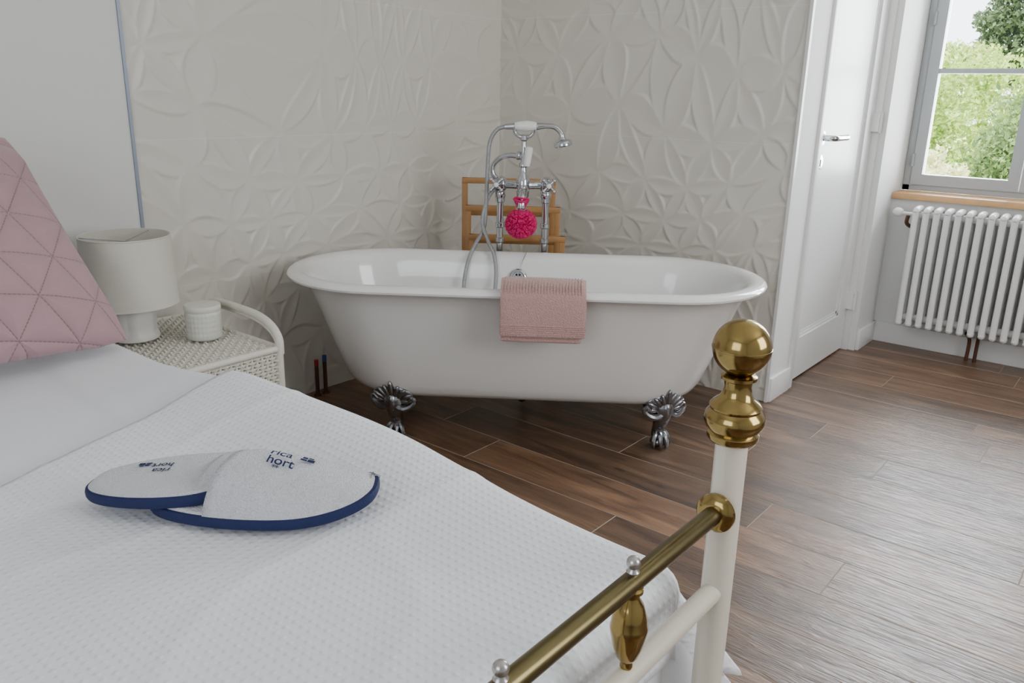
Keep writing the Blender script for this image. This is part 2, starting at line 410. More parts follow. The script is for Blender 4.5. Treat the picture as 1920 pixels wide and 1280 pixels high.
for zz in (.9,1.55,2.2):
    b=MB(); b.cyl((x0+.034,1.368,zz-.03),(x0+.034,1.368,zz+.03),.007,12); loc(b,'window_hinge','winframe',w)
S('trim_3',(1.476,1.215,.722),(2.51,1.379,.752),'sill',.004,label='honey-coloured wooden window sill')
for nm,ax in (('fill_frame_east',0),('fill_frame_south',1)):  # added frames on solid unseen walls, no openings, dressing the fill lamps
    e=empty(nm,(XR-.02,-1.2,.9) if ax==0 else (2.2,YB+.02,.9),kind='structure',label='added frame on a solid wall around a fill light')
    for q in (-.75,0,.72):
        b=MB()
        if ax==0: b.box((-.03,q,0),(0,q+.04,1.4))
        else: b.box((q,-.0,0),(q+.04,.03,1.4))
        b.obj('window_frame','winframe',e,smooth=False)
    for q in (0,.7,1.36):
        b=MB()
        if ax==0: b.box((-.03,-.75,q),(0,.76,q+.04))
        else: b.box((-.75,0,q),(.76,.03,q+.04))
        b.obj('window_frame','winframe',e,smooth=False)

# ------------------------------------------------------------ bathtub
TC=Vector((.822,-.825,0)); TY=math.radians(36)
tub=empty('bathtub',TC,TY,label='white double-ended roll-top bathtub on ornate claw feet',cat='bathtub')
NR=96
def ring(a,bb,z):
    out=[]; st=a-bb; per=4*st+2*math.pi*bb
    for i in range(NR):
        q=per*i/NR
        if q<2*st: p=(-st+q,-bb)
        elif q<2*st+math.pi*bb: t=(q-2*st)/bb-math.pi/2; p=(st+bb*math.cos(t),bb*math.sin(t))
        elif q<4*st+math.pi*bb: p=(st-(q-2*st-math.pi*bb),bb)
        else: t=(q-4*st-math.pi*bb)/bb+math.pi/2; p=(-st+bb*math.cos(t),bb*math.sin(t))
        out.append((p[0],p[1],z))
    return out
def rings(prof,capA=False,capB=False):
    b=MB(); v=[]; f=[]
    for a,bb,z in prof: v+=ring(a,bb,z)
    for k in range(len(prof)-1):
        for i in range(NR):
            j=(i+1)%NR; f.append((k*NR+i,k*NR+j,(k+1)*NR+j,(k+1)*NR+i))
    if capA: f.append(tuple(range(NR)))
    if capB: f.append(tuple((len(prof)-1)*NR+i for i in range(NR)))
    return b.add(v,f)
body=[(.30,.03,.152),(.47,.13,.153),(.55,.18,.157),(.600,.215,.168),(.627,.232,.186),(.646,.241,.212),(.669,.251,.27),(.697,.262,.34),(.726,.273,.42),(.754,.283,.49),(.773,.29,.530),(.786,.302,.546)]
b=rings(body,capA=True); b.f=[q[::-1] for q in b.f]; b.obj('tub_body','tubout',tub,label='pale grey-white painted outside')
inner=[(.800,.312,.560),(.830,.343,.553),(.838,.351,.557),(.841,.354,.564),(.837,.350,.572),(.826,.338,.578),(.808,.320,.580),(.790,.302,.577),(.776,.288,.566),(.764,.278,.545),(.742,.265,.47),(.71,.25,.38),(.67,.235,.30),(.63,.215,.24),(.58,.18,.205),(.51,.13,.19),(.3,.03,.186)]
b=rings(inner,capB=True); b.obj('tub_rim','enamel',tub,label='glossy white enamel rolled rim and interior')
def foot(px,py,yaw):
    b=MB()
    b.tube([(0,.04,.190),(0,-.005,.175),(0,-.042,.150),(0,-.040,.115),(0,-.028,.075),(0,-.026,.045),(0,-.03,.02)],[.036,.044,.042,.031,.022,.025,.020],16)
    b.ell((0,-.03,.02),(.030,.032,.0195),16)
    for a in (-60,-20,20,60):
        ca,sa=math.sin(math.radians(a)),math.cos(math.radians(a))
        b.tube([(0+ca*.012,-.03-sa*.0,.060),(ca*.026,-.03-sa*.026,.048),(ca*.035,-.03-sa*.038,.024),(ca*.031,-.03-sa*.038,.004)],[.009,.0095,.0085,.005],8,4)
    mt=Matrix.Rotation(math.radians(20),4,'X')
    b.ell((0,-.056,.172),(.074,.012,.036),20,mt)
    for i,a in enumerate((-80,-60,-40,-20,0,20,40,60,80)):
        L=(.074,.076,.074,.074,.088,.074,.074,.076,.074)[i]
        r=math.radians(a)
        m=mt@Matrix.Rotation(r,4,'Y')
        c=m@Vector((0,0,L*.55)); cen=Vector((c.x*1.02,c.y-.054+abs(c.x)*.10,.142+c.z))
        b.ell(cen,(.0115,.013,L*.5),12,m)
    for sg in (-1,1):
        b.tube([(sg*.006,-.064,.140),(sg*.036,-.064,.124),(sg*.064,-.058,.134),(sg*.078,-.054,.152),(sg*.068,-.058,.162),(sg*.057,-.060,.152)],[.013,.012,.010,.009,.008,.006],8,4)
    b.ell((0,-.072,.146),(.018,.014,.032),12)
    T=Matrix.Translation((px,py,0))@Matrix.Rotation(yaw,4,'Z')
    b.v=[(T@Vector(p))[:] for p in b.v]
    b.obj('foot','pewter',tub,label='antiqued silver claw foot')
foot(-.425,-.165,-math.radians(12)); foot(.478,-.148,math.radians(24))
foot(-.46,.155,math.pi+math.radians(24)); foot(.485,.150,math.pi-math.radians(26))
b=MB(); b.tube([(0,0,.16),(0,0,.10),(.0,.1,.07),(.0,.3,.06)],.018); b.obj('waste_pipe','dark',tub)
m4=Matrix.Translation((-.035,.262,.49))@Matrix.Rotation(math.radians(90-14),4,'X')
b=MB(); b.lathe([(.034,0),(.034,.004),(.030,.008),(.024,.009),(.022,.007),(.0001,.007)],32,m4); b.obj('overflow_ring','chrome',tub)
b=MB()
for i in range(6):
    a=i*math.pi/3; b.lathe([(.0045,.0072),(.0045,.0085)],10,m4@Matrix.Translation((.0125*math.cos(a),.0125*math.sin(a),0)))
b.lathe([(.0045,.0072),(.0045,.0085)],10,m4)
b.obj('overflow_hole','dark',tub)
b=MB(); b.tube([(-.035,.245,.50),(-.025,.262,.54),(-.01,.29,.575),(-.005,.31,.586)],.0012,6); b.obj('plug_chain','chrome',tub)

# towel
tw=empty('towel',TC,TY,label='folded dusty pink terry towel draped over the bathtub rim',cat='towel')
def slab(path,x0,x1,th,sx=30,jit=.002):
    path=[Vector((0,a,c)) for a,c in path]
    P=[]
    for i in range(len(path)-1):
        p0=path[max(i-1,0)];p1=path[i];p2=path[i+1];p3=path[min(i+2,len(path)-1)]
        for k in range(5):
            t=k/5; P.append(.5*((2*p1)+(-p0+p2)*t+(2*p0-5*p1+4*p2-p3)*t*t+(-p0+3*p1-3*p2+p3)*t**3))
    P.append(path[-1])
    nrm=[]
    for i in range(len(P)):
        T=(P[min(i+1,len(P)-1)]-P[max(i-1,0)]).normalized(); nrm.append(Vector((0,T.z,-T.y)))
    sec=[p for p in P]; n=len(P)
    outp=[P[i]-nrm[i]*th for i in range(n)]
    loop=sec+[outp[-1]*.5+sec[-1]*.5+(P[-1]-P[-2]).normalized()*abs(th)*.5]+outp[::-1]+[outp[0]*.5+sec[0]*.5+(P[0]-P[1]).normalized()*abs(th)*.5]
    L=len(loop); v=[];f=[]
    for k in range(sx+1):
        t=k/sx; x=x0+(x1-x0)*t
        sq=1-.55*(abs(2*t-1)**16)
        for i,p in enumerate(loop):
            ii=i if i<n else (n-1 if i==n else (2*n-i if i<=2*n else 0)); ii=max(0,min(n-1,ii))
            mid=(sec[ii]+outp[ii])/2
            q=mid+(p-mid)*sq
            dz=noise.noise(Vector((x*14,q.y*9,q.z*9+th*50)))*jit
            v.append((x+noise.noise(Vector((q.z*16,(x0+x1)*3,1)))*jit*2,q.y+dz,q.z+dz))
    for k in range(sx):
        for i in range(L):
            j=(i+1)%L; f.append((k*L+i,(k+1)*L+i,(k+1)*L+j,k*L+j))
    f.append(tuple(range(L))); f.append(tuple(sx*L+i for i in range(L))[::-1])
    return v,f
b=MB()
p1=[(-.262,.50),(-.272,.555),(-.286,.584),(-.315,.594),(-.343,.589),(-.364,.570),(-.371,.54),(-.373,.48),(-.375,.432)]
v,f=slab(p1,-.055,.198,-.012); b.add(v,f)
p2=[(-.274,.560),(-.284,.592),(-.314,.607),(-.347,.602),(-.377,.578),(-.385,.54),(-.387,.48),(-.388,.452)]
v,f=slab(p2,-.058,.208,-.013); b.add(v,f)
b.obj('towel_cloth','towel',tw)
b=MB()
for i in range(5):
    b.tube([(-.055,-.4008,.459+.0065*i),(.06,-.4015,.459+.0065*i),(.205,-.4008,.459+.0065*i)],.0021,6,smooth=False)
for i in range(26):
    x=.0-.045+.0095*i
    b.tube([(x,-.30,.6172),(x,-.33,.6180),(x,-.352,.6130),(x,-.376,.6010),(x,-.388,.585)],.0021,6,3)
b.obj('towel_border','towel',tw,label='ribbed woven towel border')

# ------------------------------------------------------------ freestanding bath mixer
mc=Vector((.831,-.82,0))+Matrix.Rotation(TY,3,'Z')@Vector((-.04,.412,0))
mx_=empty('bath_mixer_tap',mc,TY,label='chrome freestanding bath tap with hand shower and ceramic details',cat='bath tap')
b=MB()
for sx in (-1,1):
    b.cyl((sx*.09,0,.0),(sx*.09,0,.80),.0135); b.lathe([(.035,0),(.035,.006),(.02,.014),(.0136,.02)],24,Matrix.Translation((sx*.09,0,0)))
    for zz in (.60,.66,.76): b.lathe([(.0136,0),(.019,.004),(.019,.018),(.0136,.022)],20,Matrix.Translation((sx*.09,0,zz)))
b.obj('standpipe','chrome',mx_)
b=MB()
for sx in (-1,1):
    b.ell((sx*.09,0,.832),(.029,.030,.033),20); b.lathe([(.0135,.77),(.022,.785),(.022,.80),(.016,.81)],20,Matrix.Translation((sx*.09,0,0)))
    b.tube([(sx*.09,0,.835),(sx*.10,-.055,.835)],[.020,.013],16,smooth=False)
b.tube([(-.09,0,.832),(-.045,-.012,.832),(0,-.03,.832),(.045,-.012,.832),(.09,0,.832)],.016,16)
b.lathe([(.014,.775),(.024,.79),(.027,.83),(.024,.86),(.015,.875),(.012,.90),(.018,.905),(.018,.915),(.011,.925),(.010,1.0),(.016,1.005),(.012,1.02)],24,Matrix.Translation((0,-.03,0)))
b.tube([(-.09,0,.84),(-.12,0,.87),(-.12,0,.905),(-.09,-.01,.935),(-.05,-.02,.945),(-.005,-.03,.94)],.0105,14)
b.lathe([(.013,0),(.017,.005),(.017,.015),(.011,.02)],16,Matrix.Translation((-.03,-.024,.945))@Matrix.Rotation(math.radians(90),4,'Y'))
b.obj('mixer_body','chrome',mx_)
b=MB(); b.tube([(0,-.03,.80),(0,-.06,.812),(0,-.10,.808),(0,-.125,.785),(0,-.128,.752)],[.017,.017,.016,.016,.019],18)
b.lathe([(.018,0),(.023,-.004),(.023,-.02),(.018,-.022)],20,Matrix.Translation((0,-.128,.758))); b.obj('spout','chrome',mx_)
for sx in (-1,1):
    b=MB(); c=Vector((sx*.102,-.062,.835))
    for a in (45,135):
        dx,dz=math.cos(math.radians(a))*.029,math.sin(math.radians(a))*.029
        b.tube([(c.x-dx,c.y,c.z-dz),(c.x-dx*.3,c.y,c.z-dz*.3),(c.x+dx*.3,c.y,c.z+dz*.3),(c.x+dx,c.y,c.z+dz)],.0055,10,smooth=False)
        for q in (-1,1): b.ell((c.x+q*dx,c.y,c.z+q*dz),(.008,.008,.008),10)
    b.ell(c,(.014,.011,.014),14); h_=b.obj('cross_handle','chrome',mx_)
    b=MB(); b.ell((c.x,c.y-.009,c.z),(.0095,.005,.0095),14); b.obj('ceramic_button','ceramic',h_)
b=MB(); b.lathe([(.001,-.037),(.012,-.036),(.014,-.02),(.0155,.015),(.015,.034),(.009,.037),(.001,.038)],20,Matrix.Translation((.018,-.065,.945))@Matrix.Rotation(math.radians(7),4,'Y')); b.obj('diverter_lever','ceramic',mx_,label='white ceramic diverter lever')
b=MB()
b.tube([(-.038,-.03,1.052),(-.034,-.03,1.03),(-.02,-.03,1.018),(0,-.03,1.015),(.02,-.03,1.018),(.034,-.03,1.03),(.038,-.03,1.052)],[.009,.007,.007,.009,.007,.007,.009],10)
b.obj('handset_cradle','chrome',mx_)
b=MB(); b.tube([(-.075,-.03,1.052),(-.035,-.03,1.055),(-.03,-.03,1.056),(.04,-.03,1.056),(.05,-.03,1.056),(.08,-.03,1.058),(.115,-.03,1.055),(.14,-.03,1.035),(.147,-.03,1.012)],[.010,.013,.008,.008,.014,.010,.010,.010,.013],14)
b.lathe([(.012,.028),(.017,.018),(.032,.012),(.036,.006),(.036,-.006),(.033,-.009),(.0001,-.010)],28,Matrix.Translation((.150,-.03,.992))@Matrix.Rotation(math.radians(-12),4,'Y'))
hs=b.obj('hand_shower','chrome',mx_)
b=MB(); b.tube([(-.038,-.03,1.055),(-.02,-.03,1.056),(.01,-.03,1.057),(.035,-.03,1.057),(.047,-.03,1.057)],[.012,.017,.020,.017,.013],18); b.obj('handset_grip','ceramic',hs,label='white ceramic grip')
b=MB(); b.tube([(-.072,-.03,1.052),(-.105,-.03,1.04),(-.132,-.03,.99),(-.14,-.03,.88),(-.143,-.035,.75),(-.15,-.06,.66),(-.175,-.105,.612),(-.20,-.155,.55),(-.212,-.19,.46),(-.20,-.21,.39),(-.15,-.21,.37),(-.10,-.20,.41),(-.09,-.17,.50),(-.10,-.145,.575),(-.13,-.10,.625),(-.155,-.055,.69),(-.14,-.03,.77),(-.115,-.01,.81),(-.095,0,.815)],.0078,12,8)
b.obj('shower_hose','hose',mx_)

pl=mc+Matrix.Rotation(TY,3,'Z')@Vector((0,-.135,.64))
pf=empty('bath_puff',pl,TY,label='magenta mesh bath puff hanging from the tap spout',cat='bath sponge')
bm=bmesh.new(); bmesh.ops.create_icosphere(bm,subdivisions=6,radius=1)
for v_ in bm.verts:
    p=v_.co.normalized(); q=p*2.6
    n1=abs(noise.noise(q+Vector((3,1,2)))); n2=abs(noise.noise(q*2.3+Vector((8,2,5)))); n3=noise.noise(q*6)
    v_.co=p*(.062-.010*(1-min(1,n1*6))**2-.009*(1-min(1,n2*4))**2+.003*n3); v_.co.z*=.93; v_.co.z+=.058
bm.verts.index_update(); b=MB().add([v_.co[:] for v_ in bm.verts],[[v_.index for v_ in f.verts] for f in bm.faces]); bm.free()
b.obj('puff_ball','puff',pf)
b=MB(); b.tube([(0,0,.10),(.018,0,.13),(.026,.006,.150),(.005,-.026,.157),(-.024,.004,.153),(-.018,.0,.13),(0,0,.102)],.004,8)
b.tube([(.025,.0,.147),(0,-.027,.145),(-.027,.0,.151),(0,.027,.157),(.025,.0,.147)],.0055,8)
b.obj('puff_cord','puff',pf)

# ------------------------------------------------------------ towel rack
def w2r(x,y): return Vector((.777*(x+.08)-.629*(y-4),.629*(x+.08)+.777*(y-4),0))
rk=empty('towel_rack',w2r(-.018,3.44),math.radians(39-2),label='three-tier stepped oak towel rack in the tiled corner',cat='towel rack')
b=MB()
for i,(zt,yy,xo) in enumerate(((.828,.08,-.012),(.722,.0,.010),(.612,-.075,.032))):
    x0_,x1_=-.20+xo,.20+xo
    b.box((x0_,yy-.009,0.0 if i!=1 else .02),(x0_+.024,yy+.009,zt),.002); b.box((x1_-.024,yy-.009,0.0 if i!=1 else .02),(x1_,yy+.009,zt),.002)
    b.box((x0_,yy-.011,zt-.024),(x1_,yy+.011,zt),.002)
    b.box((x0_+.02,yy-.006,zt-.16),(x1_-.02,yy+.006,zt-.14),.002)
for xx in (-.2,.19):
    b.box((xx,-.085,.12),(xx+.02,.09,.15),.002)
b.obj('rack_frame','oak',rk)

for i,(yy,cap) in enumerate(((-1.165,'red'),(-1.125,'blue'))):
    e=empty('water_pipe',(.05,yy,0),label='short brown %s-capped pipe rising beside the tiled wall'%cap,cat='pipe')
    b=MB(); b.cyl((0,0,0),(0,0,.125+.01*i),.008, 14); b.lathe([(.016,0),(.016,.004),(.0081,.008)],16); b.obj('pipe_tube','copper',e)
    b=MB(); b.cyl((0,0,.125+.01*i),(0,0,.150+.01*i),.0085,14); b.obj('pipe_cap',cap,e)

# ------------------------------------------------------------ bed
bed=empty('bed',(1.1,-2.83,0),label='cream metal bed with brass rails and ball finials',cat='bed')
BX,BY=1.1,-2.83
PX=2.178; PY=-2.092
def bl(b,name,m,**k):
    b.v=[(p[0]-BX,p[1]-BY,p[2]) for p in b.v]; return b.obj(name,m,bed,**k)
def post(x,y,tall=True):
    top=.745 if tall else .46
    b=MB(); b.cyl((x,y,0),(x,y,top),.0215,32); bl(b,'bed_post','cream')
    if tall:
        T=Matrix.Translation((x,y,.006))
        b=MB(); b.lathe([(.0225,.735),(.031,.737),(.034,.741),(.034,.747),(.031,.750),(.037,.756),(.040,.765),(.0385,.774),(.033,.781),(.0345,.785),(.030,.791),(.023,.796),(.0195,.803),(.0175,.812),(.0185,.820),(.0235,.823),(.0235,.827),(.016,.830)],40,T)
        b.ell((x,y,.871),(.0378,.0378,.0375),48); b.lathe([(.0375,.8695),(.0384,.8702),(.0384,.8718),(.0375,.8725)],48,Matrix.Translation((x,y,0)))
        bl(b,'ball_finial','brass')
for yy in (PY,-3.56): post(PX,yy)
for yy in (-2.10,-3.56): post(.06,yy,False)
RZ=.645
b=MB(); b.cyl((PX,-3.56,RZ),(PX,PY,RZ),.0128,24); bl(b,'top_rail','oldbrass')
for yy,sg in ((PY,-1),(-3.56,1)):
    b=MB(); b.lathe([(.014,0),(.021,.003),(.027,.010),(.027,.016),(.021,.022),(.014,.024)],28,Matrix.Translation((PX,yy+sg*.016,RZ))@Matrix.Rotation(math.radians(90)*(1 if sg<0 else -1),4,'X')); bl(b,'rail_rosette','brass')
b=MB(); b.cyl((PX,-3.56,.515),(PX,PY,.515),.0145,24); b.cyl((PX,-3.56,.26),(PX,PY,.26),.0145,24); bl(b,'lower_rail','cream')
for yy in (-2.10,-3.56):
    b=MB(); b.box((.06,yy-.01,.22),(2.17,yy+.01,.27)); bl(b,'side_rail','cream')
b=MB(); b.cyl((.06,-3.56,.42),(.06,-2.10,.42),.013); bl(b,'head_rail','cream')
yy=-2.335
while yy>-3.5:
    T=Matrix.Translation((PX,yy,.009))
    b=MB(); b.lathe([(.007,.519),(.008,.523),(.007,.528),(.013,.536),(.0185,.552),(.0215,.568),(.0225,.574),(.0225,.577),(.0215,.580),(.0205,.59),(.016,.606),(.010,.616),(.010,.620),(.014,.624),(.014,.628),(.008,.632)],28,T); bl(b,'spindle','brass')
    b=MB(); b.lathe([(.006,.645),(.008,.650),(.005,.654),(.005,.657)],16,T); b.ell((PX,yy,.670),(.0085,.0085,.0085),16); bl(b,'spindle_knob','pearl')
    yy-=.235
MB().box((.08,-3.545,.25),(2.10,-2.115,.485),.03).obj('mattress','mattress',label='white mattress on the metal bed frame',cat='mattress')
def sstep(a,b_,x):
    t=min(1,max(0,(x-a)/(b_-a))); return t*t*(3-2*t)
def drape(name,m,xh,xf,ya,yb,top,r,hang,res,th,wr,headskew=0,flare=.12,crease=None,**k):
    nx=int((xf-r-xh+(r*math.pi/2+hang))/res)
    ylo=ya+r-(r*math.pi/2+hang); yhi=yb-r+(r*math.pi/2+hang); ny=int((yhi-ylo)/res)
    xlen=(xf-r-xh)+(r*math.pi/2+hang)
    v=[];uv=[]
    for i in range(nx+1):
        for j in range(ny+1):
            yy=ylo+(yhi-ylo)*j/ny
            sk=headskew*(yb-yy)
            xs=xh+sk
            xx=xs+(xh+xlen-xs)*i/nx
            ex=max(0,xx-(xf-r))
            if yy>yb-r: ey=yy-(yb-r)
            elif yy<ya+r: ey=yy-(ya+r)
            else: ey=0
            d=math.hypot(ex,ey)
            bx=min(xx,xf-r); by=max(ya+r,min(yb-r,yy))
            z_=top
            # soft duvet swell along the far long edge
            sw=sstep(-2.34,-2.13,by)*(1-sstep(1.35,2.05,xx))
            swz=.030*sw*(.35+.65*sstep(.6,1.0,xx)); swy=.034*sw*sstep(.72,1.0,xx)
            if d>0:
                ux,uy=ex/d,ey/d; a=min(d/r,math.pi/2); hg=max(0,d-r*math.pi/2)
                th_=math.degrees(math.atan2(abs(ey),ex))
                fl=flare*(.10+.90*sstep(1.5,2.05,bx))*sstep(30,47,th_)
                if ey<0: fl*=.4
                ph=bx*22+math.radians(th_)*3
                rr_=r*math.sin(a)+hg*(fl*(1+.12*math.sin(ph))+.02)
                bx+=ux*rr_; by+=uy*rr_; z_=top-r*(1-math.cos(a))-hg*.93
            z_+=swz; by+=swy
            n_=noise.noise(Vector((xx*2.2,yy*2.2,top*9)))*wr+noise.noise(Vector((xx*6+3,yy*5,1)))*wr*.5
            r1=1-abs(noise.noise(Vector((xx*2.5+yy*1.3,yy*2.5-xx,4.2+top*3)))*2); n_+=max(0,r1)**8*wr*.8
            if crease is not None and d==0: n_+=.0035*math.tanh((yy-crease-.02*math.sin(xx*5))/.008)-.003
            if d==0 or d<r: z_+=n_
            else: bx+=ex/d*n_; by+=ey/d*n_
            v.append((bx,by,z_)); uv.append((xx,yy))
    f=[]
    for i in range(nx):
        for j in range(ny):
            a=i*(ny+1)+j; f.append((a,a+ny+1,a+ny+2,a+1))
    b=MB().add(v,f); o=b.obj(name,m,uv=uv,**k)
    sm=o.modifiers.new('solid','SOLIDIFY'); sm.thickness=th; sm.offset=-1
    return o
drape('bed_sheet','linen',.06,2.115,-3.555,-2.088,.506,.04,.36,.014,.006,.004,flare=.74,crease=-2.32,label='smooth white bed sheet covering the mattress',cat='bed sheet')
drape('coverlet','waffle',.93,2.128,-3.575,-2.070,.523,.045,.10,.012,.009,.005,headskew=.33,flare=.74,label='white waffle-textured coverlet spread over the bed',cat='bedspread')

def cushion():
    Wd=.575; Ht=.625; T_=.092; n=48; v=[];uv=[];f=[]
    def pt(u,w,sgn):
        e=(1-abs(u)**2.4)*(1-abs(w)**2.4); th=T_*max(0,e)**.50
        pin=.040
        x=u*Wd/2*(1-pin*(1-w*w)); y=w*Ht/2*(1-pin*(1-u*u))
        x-=.050*(w+1)
        if w<0: y+=.018*(-w)*(1-u)*.5
        k_=max(0,abs(u)-.7)*max(0,abs(w)-.7)
        y-=.25*k_*(1 if w>0 else -.6); x-=.16*k_*(1 if u>0 else -1)
        wr=noise.noise(Vector((u*2.5,w*2.5,sgn)))*.012*e
        return (x,y,sgn*th+wr)
    for sgn in (1,-1):
        o=len(v)
        for i in range(n+1):
            for j in range(n+1):
                u=math.sin((i/n*2-1)*math.pi/2); w_=math.sin((j/n*2-1)*math.pi/2)
                v.append(pt(u,w_,sgn)); uv.append((u*Wd/2+.07,w_*Ht/2+.03))
        for i in range(n):
            for j in range(n):
                a=o+i*(n+1)+j; q=(a,a+n+1,a+n+2,a+1); f.append(q if sgn>0 else q[::-1])
    b=MB().add(v,f)
    me_o=b.obj('cushion','velvet',None,uv=uv,label='dusty pink quilted velvet cushion with stitched triangles',cat='cushion')
    off=me_o.location.copy(); me_o.data.transform(Matrix.Translation(off))
    upv=Vector((-.30,0,.46)).normalized(); xr=Vector((0,1,0))
    nz=xr.cross(upv)
    R=Matrix((xr,upv,nz)).transposed()
    me_o.matrix_world=Matrix.Translation((.376,-2.393,.798))@R.to_4x4()
    return me_o
cushion()

# ------------------------------------------------------------ slippers
def slipper(org,yaw,z,t0,Hs,lab,txt,L=.36,W=.165,pitch=0,wide=.24,skew=.07):
    def hw(t): return W/2*(max(0,math.sin(math.pi*min(1,max(0,t))))**.36)*(1.08-wide+1.2*wide*t)
    e=empty('slipper',(org[0],org[1],z),yaw,label=lab,cat='slipper',group='pair of guest slippers')
    e.rotation_euler=(0,pitch,yaw)
    def outline(sc,n=48):
        ts=[.5-.5*math.cos(math.pi*i/n) for i in range(n+1)]
        a=[(L/2+(L*t-L/2)*sc,hw(t)*sc) for t in ts]; c=[(x,-y) for x,y in a[::-1]][1:-1]
        return a+c
    def curl(x): return .022*max(0,(x/L-.6)/.4)**2
    def layer(name,rs,m):
        b=MB();v=[];f=[];N=None
        for sc,zz in rs:
            o=outline(sc); N=len(o); v+=[(x,y,zz+curl(x)) for x,y in o]
        for k in range(len(rs)-1):
            for i in range(N):
                j=(i+1)%N; f.append((k*N+i,(k+1)*N+i,(k+1)*N+j,k*N+j))
        for base,fl in ((0,True),((len(rs)-1)*N,False)):
            h2=N//2
            for i in range(0,h2):
                a1,a2=base+i,base+i+1; c1,c2=base+(N-i)%N,base+N-i-1
                q=(a1,a2,c2,c1) if i>0 else (a1,a2,c2)
                q=tuple(dict.fromkeys(q))
                if len(q)<3: continue
                f.append(q if fl else q[::-1])
        return b.add(v,f).obj(name,m,e)
    layer('sole',[(.97,0),(1.01,.002),(1.025,.007),(1.025,.013),(1.012,.018),(.98,.020)],'navy')
    layer('insole',[(.985,.012),(.98,.0205),(.955,.0235),(.9,.0245)],'terry')
    def dome(x,y):
        t=x/L; w_=hw(t)*1.0; s_=max(-1,min(1,y/max(w_,1e-4)))
        q=max(0,min(1,(t-t0)/(.985-t0)))
        return .016+curl(x)+Hs*(1-q**1.9)**.72*(1-abs(s_)**2.0)**.72
    n,mn=28,32; v=[];f=[]
    for i in range(n+1):
        for j in range(mn+1):
            s_=math.sin((-1+2*j/mn)*math.pi/2)
            tt=t0+ (.985-t0)*math.sin(i/n*math.pi/2) + skew*s_*(1-i/n)
            x=L*tt; y=s_*hw(tt)
            v.append((x,y,dome(x,y)+noise.noise(Vector((x*25,y*25,Hs*50)))*.004*(1-abs(s_))))
    for i in range(n):
        for j in range(mn):
            a=i*(mn+1)+j; f.append((a,a+mn+1,a+mn+2,a+1))
    o=MB().add(v,f).obj('strap','terry',e); sm=o.modifiers.new('s','SOLIDIFY'); sm.thickness=.010; sm.offset=-1
    for body_,x,y,sz,ro,flat in txt:
        if body_=='#':
            verts=[];faces=[]
            for (a,c,a2,c2) in ((0,0,.010,.005),(.011,0,.022,.008),(.002,.006,.010,.012),(.011,.009,.019,.013)):
                nn=4
                for q in range(nn):
                    xa=a+(a2-a)*q/nn; xb=a+(a2-a)*(q+1)/nn
                    o0=len(verts); verts+=[(xa,c,0),(xb,c,0),(xb,c2,0),(xa,c2,0)]; faces.append((o0,o0+1,o0+2,o0+3))
        else:
            cu=D.curves.new('t','FONT'); cu.body=body_; cu.size=sz; cu.offset=sz*.014
            to=D.objects.new('t',cu); COL.objects.link(to); bpy.context.view_layer.update()
            dg=bpy.context.evaluated_depsgraph_get(); tm=to.evaluated_get(dg).to_mesh()
            verts=[v_.co[:] for v_ in tm.vertices]; faces=[tuple(p.vertices) for p in tm.polygons]
            to.evaluated_get(dg).to_mesh_clear(); D.objects.remove(to)
        ca,sa=math.cos(ro),math.sin(ro); out=[]
        for p in verts:
            X=x+p[0]*ca-p[1]*sa; Y=y+p[0]*sa+p[1]*ca
            zz=(.0262+curl(X)) if flat else dome(X,Y)+.0052
            out.append((X,Y,zz))
        MB().add(out,faces).obj('printed_lettering','navy',e,smooth=False)
ang=math.radians(43)
o1=Vector((1.266,-2.525)); dv=Vector((math.cos(ang),math.sin(ang))); pv=Vector((-dv.y,dv.x))
ztop=.532
slipper(o1-pv*.036,ang-math.radians(5),ztop+.006,.66,.016,'white terry guest slipper with navy edging tucked into its pair',
   [('rica',.128,.018,.021,math.pi,True),('hort',.126,.038,.021,math.pi,True),('#',.086,.043,.01,math.pi,True)],L=.30,W=.152,pitch=-.10,wide=.12,skew=0)
slipper(o1+dv*.112-pv*.076,ang-math.radians(1),ztop,.37,.078,'white terry guest slipper with navy sole and printed strap',
   [('rica',.188,-.004,.024,-.15,False),('hort',.186,-.025,.024,-.15,False),('#',.236,-.008,.01,-.15,False),('**',.196,-.037,.013,-.15,False)],L=.354,W=.166,wide=.22,skew=.10)

# ------------------------------------------------------------ wicker side table
ns=empty('wicker_side_table',(.345,-1.882,0),label='cream painted wicker side table with an arched handle',cat='side table')
hx,hy=.265,.168
def weave(b,fn,nu,nv,r,amp,lu,lv):
    for k in range(nv):
        vv=(k+.5)/nv*lv; pts=[]
        for i in range(nu*2+1):
            u_=i/(nu*2)*lu
            w_=amp*(1 if (i//2+k)%2 else -1) if i%2==1 else 0
            pts.append(fn(u_,vv,w_))
        b.tube(pts,r,6,2)
    for k in range(nu):
        uu_=(k+.5)/nu*lu; pts=[fn(uu_,v_/6*lv,0) for v_ in range(7)]
        b.tube(pts,r,6,smooth=False)
b=MB()
weave(b,lambda u,v,w_:(-hx+u,-hy+v,.445+w_),30,20,.0042,.0065,2*hx,2*hy)
for s_ in (-1,1):
    b.tube([(-hx,s_*hy,.445),(hx,s_*hy,.445)],.010,10,smooth=False); b.tube([(s_*hx,-hy,.445),(s_*hx,hy,.445)],.010,10,smooth=False)
for cx in (-1,1):
    for cy in (-1,1): b.ell((cx*hx,cy*hy,.445),(.011,.011,.011),10)
b.obj('table_top','wicker',ns)
b=MB()
weave(b,lambda u,v,w_:(hx-.003+w_,-hy+u,.435-v),20,22,.0042,.006,2*hy,.22)
weave(b,lambda u,v,w_:(-hx+.003+w_,-hy+u,.435-v),20,22,.0042,.006,2*hy,.22)
weave(b,lambda u,v,w_:(-hx+u,hy-.003+w_,.435-v),30,22,.0042,.006,2*hx,.22)
